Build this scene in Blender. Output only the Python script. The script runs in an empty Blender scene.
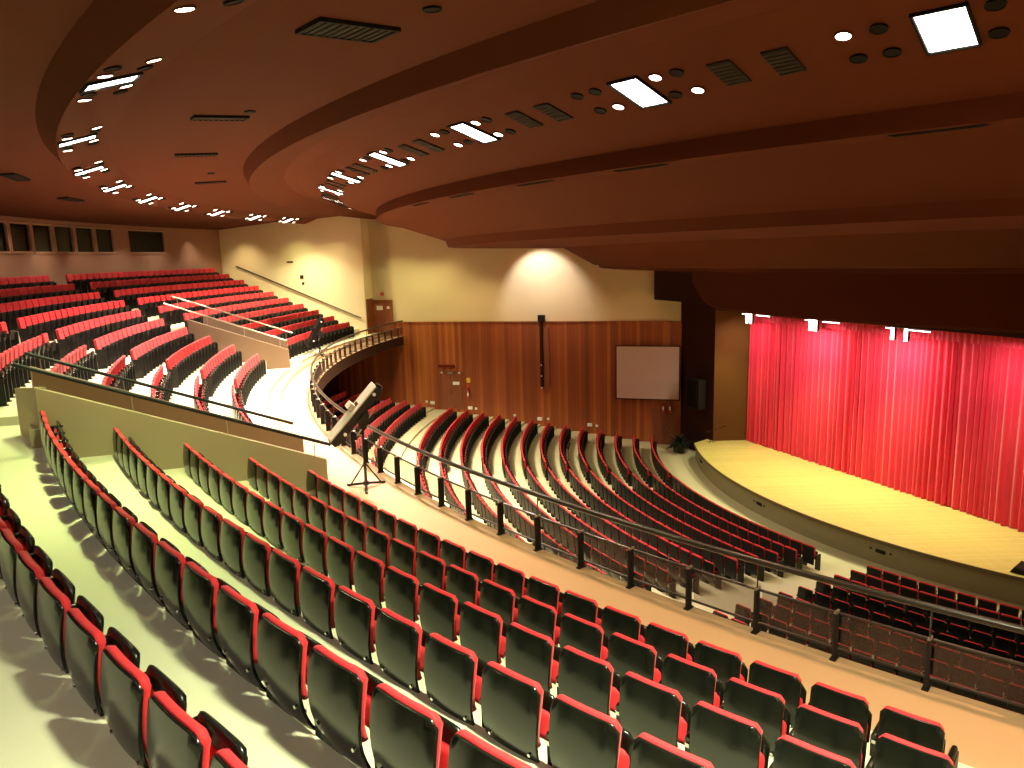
# A curved auditorium seen from its balcony. Units: metres. The centre of every curve is the origin,
# z = 0 is the floor in front of the stage, polar angles (degrees) run around the origin.
import bpy, bmesh, math, random
from math import sin, cos, radians as rad, degrees as deg, pi, hypot, sqrt
from mathutils import Vector, Matrix
random.seed(7)
SC = bpy.context.scene
COL = SC.collection
AX = 198.1                         # the hall's axis of symmetry
CAM = Vector((-28.595, -35.306, 11.053))

def P(R, a, z=0.0): return Vector((R*cos(rad(a)), R*sin(rad(a)), z))
def smooth(t):
    t = max(0.0, min(1.0, t)); return t*t*(3-2*t)

# ------------------------------------------------------------------ materials
def mat(name, col, rough=.6, metal=0.0, noise=None, bump=None, emit=None, spec=None, sheen=0.0, coat=0.0):
    m = bpy.data.materials.new(name); m.use_nodes = True
    nt = m.node_tree; b = nt.nodes['Principled BSDF']
    b.inputs['Base Color'].default_value = (*col, 1); b.inputs['Roughness'].default_value = rough
    b.inputs['Metallic'].default_value = metal
    if spec is not None: b.inputs['Specular IOR Level'].default_value = spec
    if sheen: b.inputs['Sheen Weight'].default_value = sheen
    if coat: b.inputs['Coat Weight'].default_value = coat; b.inputs['Coat Roughness'].default_value = .15
    if noise:
        sc, amt = noise
        tc = nt.nodes.new('ShaderNodeTexCoord'); n = nt.nodes.new('ShaderNodeTexNoise')
        n.inputs['Scale'].default_value = sc; n.inputs['Detail'].default_value = 5
        r = nt.nodes.new('ShaderNodeMix'); r.data_type = 'RGBA'
        r.inputs['A'].default_value = (*[c*(1-amt) for c in col], 1)
        r.inputs['B'].default_value = (*[min(1, c*(1+amt)) for c in col], 1)
        nt.links.new(tc.outputs['Object'], n.inputs['Vector'])
        nt.links.new(n.outputs['Fac'], r.inputs['Factor']); nt.links.new(r.outputs['Result'], b.inputs['Base Color'])
        if bump:
            bp = nt.nodes.new('ShaderNodeBump'); bp.inputs['Strength'].default_value = bump; bp.inputs['Distance'].default_value = .02
            nt.links.new(n.outputs['Fac'], bp.inputs['Height']); nt.links.new(bp.outputs['Normal'], b.inputs['Normal'])
    if emit:
        b.inputs['Emission Color'].default_value = (*emit[0], 1); b.inputs['Emission Strength'].default_value = emit[1]
    return m

def board_mat(name, cols, width, axis=0, rough=.45, grain=(1.2, 18, .6), joint=.03, coat=0.0):
    """boards of a given width across one object axis, each its own tone, with grain and dark joints"""
    m = bpy.data.materials.new(name); m.use_nodes = True
    nt = m.node_tree; N = nt.nodes.new; L = nt.links.new; b = nt.nodes['Principled BSDF']
    tc = N('ShaderNodeTexCoord'); sx = N('ShaderNodeSeparateXYZ'); L(tc.outputs['Object'], sx.inputs[0])
    def mth(op, a, bb=None):
        n = N('ShaderNodeMath'); n.operation = op
        for i, v in enumerate((a, bb)):
            if v is None: continue
            if isinstance(v, (int, float)): n.inputs[i].default_value = v
            else: L(v, n.inputs[i])
        return n.outputs[0]
    u = mth('DIVIDE', sx.outputs[axis], width); fl = mth('FLOOR', u); fr = mth('SUBTRACT', u, fl)
    wn = N('ShaderNodeTexWhiteNoise'); wn.noise_dimensions = '1D'; L(fl, wn.inputs['W'])
    ramp = N('ShaderNodeValToRGB'); e = ramp.color_ramp.elements
    e[0].position = 0; e[0].color = (*cols[0], 1); e[1].position = 1; e[1].color = (*cols[-1], 1)
    for i, c in enumerate(cols[1:-1]): q = e.new((i+1)/(len(cols)-1)); q.color = (*c, 1)
    mp = N('ShaderNodeMapping'); mp.inputs['Scale'].default_value = grain if axis == 0 else (grain[1], grain[0], grain[2])
    if axis == 0: mp.inputs['Scale'].default_value = (grain[1], grain[1], grain[2])
    L(tc.outputs['Object'], mp.inputs['Vector'])
    nz = N('ShaderNodeTexNoise'); nz.inputs['Scale'].default_value = 1; nz.inputs['Detail'].default_value = 6
    L(mp.outputs['Vector'], nz.inputs['Vector'])
    f = mth('ADD', mth('MULTIPLY', wn.outputs['Value'], .36), mth('MULTIPLY', nz.outputs['Fac'], .66))
    L(f, ramp.inputs['Fac'])
    j = mth('LESS_THAN', fr, joint)
    mx = N('ShaderNodeMix'); mx.data_type = 'RGBA'; L(j, mx.inputs['Factor']); L(ramp.outputs['Color'], mx.inputs['A'])
    mx.inputs['B'].default_value = (*[c*.35 for c in cols[0]], 1)
    L(mx.outputs['Result'], b.inputs['Base Color']); b.inputs['Roughness'].default_value = rough
    if coat: b.inputs['Coat Weight'].default_value = coat; b.inputs['Coat Roughness'].default_value = .2
    return m

def mesh_screen_mat(name, col, alpha):
    m = bpy.data.materials.new(name); m.use_nodes = True; nt = m.node_tree
    b = nt.nodes['Principled BSDF']; out = nt.nodes['Material Output']
    b.inputs['Base Color'].default_value = (*col, 1); b.inputs['Roughness'].default_value = .4
    t = nt.nodes.new('ShaderNodeBsdfTransparent'); x = nt.nodes.new('ShaderNodeMixShader'); x.inputs[0].default_value = alpha
    nt.links.new(t.outputs[0], x.inputs[1]); nt.links.new(b.outputs[0], x.inputs[2]); nt.links.new(x.outputs[0], out.inputs['Surface'])
    return m

M = dict(
    ceil=mat('ceiling_paint', (.085, .0185, .0060), .8, noise=(.35, .05), spec=.08),
    floor=mat('pale_floor_vinyl', (.70, .655, .47), .42, noise=(1.3, .05)),
    stalls=mat('stalls_floor_vinyl', (.56, .51, .32), .45, noise=(1.3, .05)),
    aisle=mat('aisle_tile', (.46, .28, .155), .4, noise=(2.0, .06)),
    cream=mat('cream_wall', (.84, .70, .43), .8, noise=(.6, .03)),
    backw=mat('tan_back_wall', (.34, .185, .115), .8, noise=(.6, .04)),
    tan=mat('tan_plaster', (.125, .055, .013), .8, noise=(.5, .05), spec=.1),
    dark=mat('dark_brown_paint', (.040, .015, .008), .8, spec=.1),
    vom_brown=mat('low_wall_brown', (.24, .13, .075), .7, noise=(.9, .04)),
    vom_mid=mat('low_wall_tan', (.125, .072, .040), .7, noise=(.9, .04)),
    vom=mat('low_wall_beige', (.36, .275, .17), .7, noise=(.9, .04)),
    stagefront=mat('stage_front_paint', (.22, .19, .10), .6),
    nosing=mat('stage_nosing', (.12, .09, .03), .5),
    wood=board_mat('wall_boards', [(.085, .016, .005), (.34, .080, .017), (.68, .24, .042)], .21, 0, .5, (1, .9, .06), .03),
    wood2=board_mat('door_veneer', [(.20, .055, .02), (.30, .09, .03)], .9, 0, .5, (1, 6, .4), .0),
    stage=board_mat('stage_boards', [(.58, .48, .14), (.70, .59, .19), (.78, .68, .26)], .14, 1, .32, (.5, 8, 1), .04, .3),
    shell=mat('black_seat_plastic', (.006, .007, .005), .20, spec=.34),
    shell_far=mat('black_seat_plastic_far', (.009, .008, .007), .45, spec=.25),
    red=mat('red_seat_fabric', (.60, .011, .018), .75, noise=(40, .10), sheen=.08),
    black=mat('black_metal', (.008, .007, .007), .5, spec=.3),
    rail=mat('dark_bronze_tube', (.030, .022, .016), .32, metal=.3),
    pale=mat('worn_steel', (.36, .31, .25), .35, metal=.7),
    chrome=mat('polished_steel', (.80, .80, .80), .16, metal=1),
    curtain=mat('red_curtain_cloth', (.72, .016, .055), .75, noise=(3, .10), sheen=.4),
    white=mat('white_paint', (.86, .84, .80), .6),
    screen=mat('projection_screen_cloth', (.60, .44, .37), .85),
    glass=mat('dark_booth_glass', (.003, .003, .004), .05, spec=.12),
    frame=mat('window_frame_paint', (.42, .25, .16), .6),
    panelglow=mat('lit_panel_diffuser', (.9, .9, .85), .5, emit=((1, .99, .90), 9)),
    spotglow=mat('lit_spot_lens', (.9, .85, .7), .5, emit=((1, .90, .68), 14)),
    floodglow=mat('lit_flood_face', (.9, .85, .8), .5, emit=((1, .92, .84), 7)),
    can=mat('black_can_interior', (.006, .004, .003), .7, spec=.1),
    grille=mat('grey_brown_grille', (.022, .015, .010), .7, noise=(30, .3), spec=.1),
    steel=mat('grey_enamel', (.42, .36, .30), .45, noise=(6, .06)),
    leaf=mat('dark_leaf', (.010, .020, .010), .5),
    pot=mat('dark_pot', (.05, .03, .02), .6),
    exit_red=mat('dark_red_box', (.14, .018, .010), .6, spec=.1), sign_red=mat('red_sign', (.55, .06, .03), .5), sign_yellow=mat('yellow_sign', (.85, .50, .06), .5),
    screenmesh=mesh_screen_mat('railing_mesh', (.10, .052, .038), .30),
)

# ------------------------------------------------------------------ mesh helpers
class MB:
    def __init__(s): s.v = []; s.f = []; s.mi = []
    def add(s, vs, fs, mi=0):
        o = len(s.v); s.v += [tuple(v) for v in vs]; s.f += [tuple(i+o for i in f) for f in fs]; s.mi += [mi]*len(fs); return s
    def box(s, c, d, rot=None, mi=0):
        x, y, z = d[0]/2, d[1]/2, d[2]/2
        vs = [Vector((a*x, b*y, e*z)) for a in (-1, 1) for b in (-1, 1) for e in (-1, 1)]
        if rot is not None: vs = [rot @ v for v in vs]
        c = Vector(c); vs = [v+c for v in vs]
        return s.add(vs, [(0, 1, 3, 2), (4, 6, 7, 5), (0, 4, 5, 1), (2, 3, 7, 6), (0, 2, 6, 4), (1, 5, 7, 3)], mi)
    def prism(s, poly, h0, h1, mi=0):
        """plan polygon extruded from z=h0 to z=h1"""
        n = len(poly); vs = [(x, y, h0) for x, y in poly]+[(x, y, h1) for x, y in poly]
        return s.add(vs, [tuple(range(n))[::-1], tuple(range(n, 2*n))]+[(i, (i+1) % n, n+(i+1) % n, n+i) for i in range(n)], mi)
    def loft(s, rings, closed=False, caps=True, mi=0):
        n = len(rings[0]); vs = [v for r in rings for v in r]; fs = []
        k = len(rings)
        for i in range(k if closed else k-1):
            a, b = i*n, ((i+1) % k)*n
            for j in range(n): fs.append((a+j, a+(j+1) % n, b+(j+1) % n, b+j))
        if caps and not closed: fs += [tuple(range(n))[::-1], tuple(range((k-1)*n, k*n))]
        return s.add(vs, fs, mi)
    def tube(s, pts, r, n=8, closed=False, mi=0):
        pts = [Vector(p) for p in pts]; rings = []
        for i, p in enumerate(pts):
            if closed: d = pts[(i+1) % len(pts)]-pts[i-1]
            else: d = pts[min(i+1, len(pts)-1)]-pts[max(i-1, 0)]
            d.normalize(); up = Vector((0, 0, 1)) if abs(d.z) < .95 else Vector((1, 0, 0))
            a = d.cross(up).normalized(); b = d.cross(a)
            rr = r[i] if isinstance(r, (list, tuple)) else r
            rings.append([p+(a*cos(2*pi*k/n)+b*sin(2*pi*k/n))*rr for k in range(n)])
        return s.loft(rings, closed, not closed, mi)
    def grid(s, rows, mi=0):
        n = len(rows[0]); vs = [v for r in rows for v in r]
        return s.add(vs, [(i*n+j, i*n+j+1, (i+1)*n+j+1, (i+1)*n+j) for i in range(len(rows)-1) for j in range(n-1)], mi)
    def rim_slab(s, A, B, grow, mi=0):
        """like slab, with a rolled edge standing grow proud of the two faces"""
        n, m = len(A[0]), len(A); o = n*m
        vs = [v for r in A for v in r]+[v for r in B for v in r]; fs = []
        for i in range(m-1):
            for j in range(n-1):
                q = (i*n+j, i*n+j+1, (i+1)*n+j+1, (i+1)*n+j); fs.append(q); fs.append(tuple(o+k for k in q[::-1]))
        edge = [j for j in range(n)]+[i*n+n-1 for i in range(1, m)]+[(m-1)*n+j for j in range(n-2, -1, -1)]+[i*n for i in range(m-2, 0, -1)]
        mid = [(vs[k]+vs[o+k])/2 for k in edge]; ce = sum(mid, Vector())/len(mid)
        for p in mid: d = p-ce; d.x = 0; p += d.normalized()*grow
        e0 = len(vs); vs += mid; L = len(edge)
        for k in range(L):
            a, b = edge[k], edge[(k+1) % L]; c, d = e0+k, e0+(k+1) % L
            fs.append((b, a, c, d)); fs.append((d, c, o+a, o+b))
        return s.add(vs, fs, mi)
    def slab(s, A, B, mi=0):
        """two matching point grids (front A, back B) closed round the edge"""
        n, m = len(A[0]), len(A); o = n*m
        vs = [v for r in A for v in r]+[v for r in B for v in r]; fs = []
        for i in range(m-1):
            for j in range(n-1):
                q = (i*n+j, i*n+j+1, (i+1)*n+j+1, (i+1)*n+j); fs.append(q); fs.append(tuple(o+k for k in q[::-1]))
        edge = [j for j in range(n)]+[i*n+n-1 for i in range(1, m)]+[(m-1)*n+j for j in range(n-2, -1, -1)]+[i*n for i in range(m-2, 0, -1)]
        for k in range(len(edge)):
            a, b = edge[k], edge[(k+1) % len(edge)]; fs.append((b, a, o+a, o+b))
        return s.add(vs, fs, mi)
    def mesh(s, name, mats, smooth_=False, angle=40):
        me = bpy.data.meshes.new(name); me.from_pydata(s.v, [], s.f); me.validate()
        for m in (mats if isinstance(mats, (list, tuple)) else [mats]): me.materials.append(m)
        if len(me.polygons) == len(s.mi): me.polygons.foreach_set('material_index', s.mi)
        bm = bmesh.new(); bm.from_mesh(me); bmesh.ops.recalc_face_normals(bm, faces=bm.faces)
        if smooth_:
            for f in bm.faces: f.smooth = True
            for e in bm.edges:
                if len(e.link_faces) == 2 and e.calc_face_angle(0) > rad(angle): e.smooth = False
        bm.to_mesh(me); bm.free(); return me
    def build(s, name, mats, parent=None, smooth_=False, angle=40):
        return link(name, s.mesh(name, mats, smooth_, angle), parent)

def link(name, data, parent=None):
    o = bpy.data.objects.new(name, data); COL.objects.link(o)
    if parent is not None: o.parent = parent
    return o
def tag(o, label=None, cat=None, group=None, kind=None):
    if label: o['label'] = label
    if cat: o['category'] = cat
    if group: o['group'] = group
    if kind: o['kind'] = kind
    return o
def thing(name, label, cat, loc=(0, 0, 0), rz=0.0, group=None):
    o = link(name, None); o.location = loc; o.rotation_euler.z = rz
    return tag(o, label, cat, group)
def struct(name, mb, m, smooth_=False, angle=40, parent=None):
    o = mb.build(name, m, parent, smooth_, angle); o['kind'] = 'structure'; return o
def copy_tree(o, parent=None):
    c = o.copy(); COL.objects.link(c)
    if parent is not None: c.parent = parent
    for ch in [k for k in o.children]: copy_tree(ch, c)
    return c

# ------------------------------------------------------------------ plan geometry shared by floor, walls and seats
D, S = .969, .3717                              # balcony row depth and rise
def bR(n): return 39.307+n*D                    # top of the seat backs of balcony row n (0 = front)
def bZ(n): return 6.462+n*S                     # its floor
def nZ(n): return bZ(n) if n < 3 else bZ(n)-.015 if n == 3 else bZ(n)-.03 if n == 4 else 8.15 if n == 5 else 8.54+(n-6)*S   # floor of the nearest block, a little lower at the back
EDGE = -.045                                    # a row's floor starts here, just behind the seats of the row in front
A_Z = 6.253                                     # cross aisle behind the railing
OD, OS = .96, .12
def oR(i): return 21.55+i*OD
def oZ(i): return i*OS
def line_phi(p, ang, off, R):
    """polar angle where a line (through p, direction ang, shifted off metres towards growing angle) meets radius R"""
    u = Vector((cos(rad(ang)), sin(rad(ang)))); n = Vector((-u.y, u.x))
    if n.dot(Vector((cos(rad(AX+90)), sin(rad(AX+90))))) < 0: n = -n
    q = Vector(p)+n*off; b = q.dot(u); c = q.dot(q)-R*R; t = -b+sqrt(max(b*b-c, 0)); x = q+u*t
    return deg(math.atan2(x.y, x.x)) % 360
PN = (-32.04, -22.0); AN = 199.0                # low wall beside the near block (its face)
PM = (38.87*cos(rad(181.73)), 38.87*sin(rad(181.73))); AM = 197.2
VW = 2.25                                       # width of the sunk stairways
def phN(R, off=0): return line_phi(PN, AN, off, R)
def phM(R, off=0): return line_phi(PM, AM, off, R)

# ------------------------------------------------------------------ balcony floor
def profile(vom, bZ=bZ):
    pr = [(36.80, A_Z), (37.95, A_Z), (37.95, A_Z+.105), (38.33, A_Z+.105)]
    if vom:
        pr += [(38.60, A_Z+.105), (38.60, A_Z-.3), (43.25, A_Z-.3)]
        n0 = 5
        pr += [(43.25, bZ(n0-1))]
    else:
        n0 = 0; pr += [(38.33, bZ(0))]
    for n in range(n0, 10):
        if n > n0 or vom: pr += [(bR(n-1)+EDGE, bZ(n-1)), (bR(n-1)+EDGE, bZ(n))]
    pr += [(bR(9)+EDGE, bZ(9)), (bR(9)+EDGE, bZ(10)), (50.2, bZ(10))]
    return pr
def sector(mb, pr, a0, a1, steps):
    rows = []
    for R, z in pr:
        x0 = a0(R) if callable(a0) else a0; x1 = a1(R) if callable(a1) else a1
        rows.append([P(R, x0+(x1-x0)*k/steps, z) for k in range(steps+1)])
    for i in range(len(rows)-1):
        mb.grid(rows[i:i+2], 1 if pr[i][0] < 38.4 and pr[i+1][0] < 38.4 else 0)
    for e in (0, -1):          # closed ends
        for i in range(len(rows)-1):
            a, b = rows[i][e], rows[i+1][e]; zb = 5.7 if pr[-1][0] > 45 else 0
            if abs(pr[i+1][0]-pr[i][0]) > .01: mb.add([a, b, (b.x, b.y, zb), (a.x, a.y, zb)], [(0, 1, 2, 3)])
fb = MB()
sector(fb, profile(False), 160, lambda R: phM(R), 24)
sector(fb, profile(True), lambda R: phM(R), lambda R: phM(R, VW), 6)
sector(fb, profile(False), lambda R: phM(R, VW), lambda R: phN(R, -VW), 30)
sector(fb, profile(True, nZ), lambda R: phN(R, -VW), lambda R: phN(R), 6)
sector(fb, profile(False, nZ), lambda R: phN(R), 242, 30)
struct('floor_balcony', fb, [M['floor'], M['aisle']])
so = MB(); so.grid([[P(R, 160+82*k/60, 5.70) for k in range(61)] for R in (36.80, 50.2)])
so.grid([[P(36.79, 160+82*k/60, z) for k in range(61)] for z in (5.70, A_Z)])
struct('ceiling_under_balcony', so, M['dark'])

# ------------------------------------------------------------------ stalls floor
fo = MB(); pr = [(6, 0), (oR(0)-.03, 0)]
for i in range(1, 20): pr += [(oR(i-1)-.03, oZ(i)), (oR(i)-.03, oZ(i))]
pr += [(41.5, oZ(19))]
sector(fo, pr, 158, 242, 60)
fo.mi = [0]*len(fo.mi)
struct('floor', fo, M['stalls'])

# ------------------------------------------------------------------ walls
W0 = Vector((-35.64, 10.79, 0)); TW = rad(-15.1)
DW = Vector((cos(TW), sin(TW), 0)); NW = Vector((-DW.y, DW.x, 0))      # along the wall towards the stage; outward
def wl(t, off, z): return W0+DW*t+NW*off+Vector((0, 0, z))
# local frame on the wall: x along, y outward
def wall_local(mb, name, m, parent=None, **k):
    o = mb.build(name, m, parent, **k)
    if parent is None: o.location = W0; o.rotation_euler.z = TW
    return o
wb = MB()
wb.box((8.2, .25, 10.55), (19.6, .4, 6.9))                             # cream wall above the boards
wb.box((-1.57, -.40, 9.6), (.12, 1.3, 8.6))                            # return beside the balcony door
wb.box((-6.9, -.85, 9.6), (10.6, .4, 8.6))                             # cream wall beside the balcony seats
wb.box((-1.15, .25, 10.0), (1.9, .4, 8.0))
o = wall_local(wb, 'wall_left', M['cream']); o['kind'] = 'structure'
wd = MB(); wd.box((8.4, .06, 3.4), (17.9, .2, 7.36)); wd.box((-5.6, .06, 2.6), (10.2, .2, 6.2))
o = wall_local(wd, 'wall_left_boards', M['wood']); o['kind'] = 'structure'
tr = MB(); tr.box((8.1, -.06, 7.10), (17.2, .07, .08))
o = wall_local(tr, 'trim_1', M['wood']); o['kind'] = 'structure'
# opposite side wall (behind the camera's right shoulder), the mirror image
def mirror(v):
    a = rad(2*AX); return Vector((v.x*cos(a)+v.y*sin(a), v.x*sin(a)-v.y*cos(a), v.z))
wr = MB()
p0, p1 = mirror(wl(-14, 1.6, 0)), mirror(wl(17.2, 1.6, 0))
wr.grid([[Vector((p0.x, p0.y, z)), Vector((p1.x, p1.y, z))] for z in (-.2, 14.2)])
struct('wall_right', wr, M['cream'])
RB = 48.5
bk = MB(); bk.grid([[P(RB, 162+78*k/60, z) for k in range(61)] for z in (5, 11.55)]); bk.grid([[P(RB, 162+78*k/60, z) for k in range(61)] for z in (12.90, 13.6)])
def bw(a0, a1, z0, z1):
    bk.grid([[P(RB, a0+(a1-a0)*k/8, z) for k in range(9)] for z in (z0, z1)])
WIN = [(186.9+1.97*k-.17, 184.93+1.97*k+.17) for k in range(0)]
edges = [176.42+1.98*k for k in range(0, 7)]
wins = [(e+.11, e+1.98-.11) for e in edges]+[(171.15, 175.0)]
spans = sorted(wins); cur = 162
for a, b in spans:
    bw(cur, a, 11.55, 12.90); bw(a, b, 11.55, 11.66); cur = b
bw(cur, 240, 11.55, 12.90)
struct('wall_back', bk, M['backw'])
for k, (a, b) in enumerate(sorted(wins)):
    f = MB(); z0, z1 = 11.66, 12.84
    for q in (a, b): f.box(P(RB+.04, q, (z0+z1)/2), (.14, .05, z1-z0+.1), Matrix.Rotation(rad(q), 3, 'Z'))
    for z in (z0, z1):
        f.loft([[P(RB-.04, a+(b-a)*t/4, z-.04), P(RB+.12, a+(b-a)*t/4, z-.04), P(RB+.12, a+(b-a)*t/4, z+.04), P(RB-.04, a+(b-a)*t/4, z+.04)] for t in range(5)])
    o = f.build('window_%d' % (k+1), M['frame']); tag(o, kind='structure')
    g = MB(); g.grid([[P(RB+.08, a+(b-a)*t/4, z) for t in range(5)] for z in (z0, z1)])
    g.build('window_glass', M['glass'], o)
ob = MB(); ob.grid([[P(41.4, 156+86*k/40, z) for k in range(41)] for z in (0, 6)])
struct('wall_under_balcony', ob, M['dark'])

# low walls beside the two sunk stairways
def low_wall(name, pfun_p, ang, off, th, R0, R1, m, lift=0.0):
    u = Vector((cos(rad(ang)), sin(rad(ang)), 0)); n = Vector((-u.y, u.x, 0))
    if n.dot(P(1, AX+90)) < 0: n = -n
    q = Vector((*pfun_p, 0)); b = MB(); a = []
    def at(R, o):
        x = q+n*o; bb = x.dot(u); c = x.dot(x)-R*R; return x+u*(-bb+sqrt(bb*bb-c))
    top = lambda R: 7.43+lift+(R-38.87)*.395
    x0, x1, y0, y1 = at(R0, off), at(R1, off), at(R0, off+th), at(R1, off+th)
    V = lambda v, z: Vector((v.x, v.y, z))
    b.loft([[V(x0, 5.9), V(y0, 5.9), V(y0, top(R0)), V(x0, top(R0))], [V(x1, 5.9), V(y1, 5.9), V(y1, top(R1)), V(x1, top(R1))]])
    struct(name, b, m)
    return at, top
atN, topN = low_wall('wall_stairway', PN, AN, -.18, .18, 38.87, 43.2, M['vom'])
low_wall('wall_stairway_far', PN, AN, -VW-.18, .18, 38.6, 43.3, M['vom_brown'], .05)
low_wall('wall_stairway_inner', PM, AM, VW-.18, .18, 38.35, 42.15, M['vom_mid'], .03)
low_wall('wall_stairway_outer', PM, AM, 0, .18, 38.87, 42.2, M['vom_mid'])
for nm, p, ang, o0, o1 in (('wall_stairway_end', PN, AN, -VW-.1, -.02), ('wall_stairway_end_far', PM, AM, .02, VW-.02)):
    u = Vector((cos(rad(ang)), sin(rad(ang)), 0)); n = Vector((-u.y, u.x, 0))
    if n.dot(P(1, AX+90)) < 0: n = -n
    def at2(R, o):
        x = Vector((*p, 0))+n*o; bb = x.dot(u); c = x.dot(x)-R*R; return x+u*(-bb+sqrt(bb*bb-c))
    b = MB(); Ra = 43.2 if 'far' not in nm else 42.15; c0, c1 = at2(Ra, o0), at2(Ra, o1); t = u*.16
    b.prism([(c0.x, c0.y), (c1.x, c1.y), (c1.x+t.x, c1.y+t.y), (c0.x+t.x, c0.y+t.y)], 5.9, 8.45 if 'far' not in nm else 8.15)
    struct(nm, b, M['vom'] if 'far' not in nm else M['vom_mid'])

b = MB(); c0 = Vector((-36.30, -23.40, 0)); c1 = Vector((-37.25, -22.50, 0)); t = Vector((.10, .11, 0))
b.add([(v.x, v.y, z) for v, z in ((c0, 7.9), (c1, 7.9), (c1+t, 7.9), (c0+t, 7.9), (c0, 9.13), (c1, 8.99), (c1+t, 8.99), (c0+t, 9.13))], [(0, 1, 2, 3), (4, 5, 6, 7), (0, 1, 5, 4), (1, 2, 6, 5), (2, 3, 7, 6), (3, 0, 4, 7)])
struct('wall_stairway_return', b, M['vom'])

# ------------------------------------------------------------------ stage house
AU = Vector((cos(rad(AX)), sin(rad(AX)), 0)); LU = Vector((cos(rad(AX+90)), sin(rad(AX+90)), 0))  # towards audience; lateral (towards camera side)
PD = rad(-68.6); pd = Vector((cos(PD), sin(PD), 0)); pn = Vector((pd.y, -pd.x, 0))                # stage width; towards audience
if pn.dot(AU) < 0: pn = -pn
PIL = Vector((-17.94, 3.39, 0)); CUR = Vector((-16.12, 3.40, 0))
SZ = .935
sf = MB(); a0, a1 = 170.8, 228
poly = [P(19.26, a0+(a1-a0)*k/48) for k in range(49)]
back = [PIL+pd*24-pn*3, Vector((-14.9, 4.6, 0)), Vector((-17.5, 4.4, 0))]
pp = [(v.x, v.y) for v in poly+back]
sf.add([(x, y, SZ) for x, y in pp], [tuple(range(len(pp)))])
struct('floor_stage', sf, M['stage'])
fr = MB()
fr.grid([[P(19.16, 169+(a1-169)*k/48, z) for k in range(49)] for z in (0, SZ-.12)])
struct('wall_stage_front', fr, M['stagefront'])
ns = MB(); ns.loft([[P(19.10, q, SZ-.13), P(19.29, q, SZ-.13), P(19.29, q, SZ-.003), P(19.10, q, SZ-.003)] for q in [a0+(a1-a0)*k/48 for k in range(49)]])
struct('trim_2', ns, M['nosing'])
def block(poly, z0, z1, name, m):
    b = MB(); b.prism([(v.x, v.y) for v in poly], z0, z1); return struct(name, b, m)
WE = Vector((-19.05, 6.33, 0))
block([PIL, WE, WE+Vector((2, .3, 0)), PIL+Vector((.9, .4, 0))], 0, 10.6, 'wall_stage_left', M['dark'])
b = MB(); b.prism([(v.x, v.y) for v in (PIL, PIL+Vector((.1, .06, 0)), CUR+Vector((.1, .08, 0)), CUR+Vector((.0, .0, 0)))], SZ-.9, 8.4)
struct('wall_stage_reveal', b, M['tan'])
MIR = [mirror(v)+LU*1.4 for v in (PIL, WE, CUR)]
block([MIR[0], MIR[1], MIR[1]+Vector((2, .3, 0)), MIR[0]+Vector((.9, .4, 0))], 0, 10.6, 'wall_stage_right', M['dark'])
# lintel over the opening and the beam in front of it
block([WE+pd*.0+pn*0, WE+pd*26, WE+pd*26-pn*.9, WE-pn*.9], 7.93, 10.6, 'trim_3', M['dark'])
q = WE-pd*.5
block([q+pn*1.45, q+pn*1.45+pd*26, q+pd*26, q], 8.36, 10.5, 'trim_4', M['dark'])
# back wall of the stage house behind the curtain
block([CUR-pn*1.2-pd*2, CUR-pn*1.2+pd*22, CUR-pn*1.5+pd*22, CUR-pn*1.5-pd*2], 0, 11, 'wall_stage_back', M['dark'])

# ------------------------------------------------------------------ ceiling: curved bands stepping over the hall
CP = [(48.6, 13.05), (42.68, 13.52), (42.42, 13.20), (41.5, 13.50), (38.45, 13.68), (38.30, 13.36), (37.25, 13.70), (36.8, 13.64), (34.15, 12.82), (34.15, 12.52),
      (33.8, 12.50), (31.4, 11.70), (31.3, 11.43), (26.0, 11.30), (24.5, 10.45), (24.2, 10.42), (24.2, 10.30), (19.6, 10.12), (12, 10.12)]
def shift(R, a):
    return 0.0
def cz(R):
    for (r1, z1), (r2, z2) in zip(CP, CP[1:]):
        if r2 <= R <= r1 and r1 > r2: return z1+(z2-z1)*(R-r1)/(r2-r1)
ce = MB(); NA = 90
rows = [[P(R+shift(R, 158+84*k/NA), 158+84*k/NA, z) for k in range(NA+1)] for R, z in CP]
for i in range(len(rows)-1): ce.grid(rows[i:i+2])
struct('ceiling', ce, M['ceil'])
sk = MB()   # curved soffit lip over the stage
def lipz(a): return 8.50+1.3*smooth((186-a)/22)
ang = [166+66*k/60 for k in range(61)]
sk.loft([[P(19.5, a, lipz(a)), P(19.5, a, 10.6), P(17.2, a, 10.6), P(17.2, a, lipz(a)), P(19.3, a, lipz(a)-.09), P(19.45, a, lipz(a)-.09)] for a in ang])
struct('trim_5', sk, M['ceil'])
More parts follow.
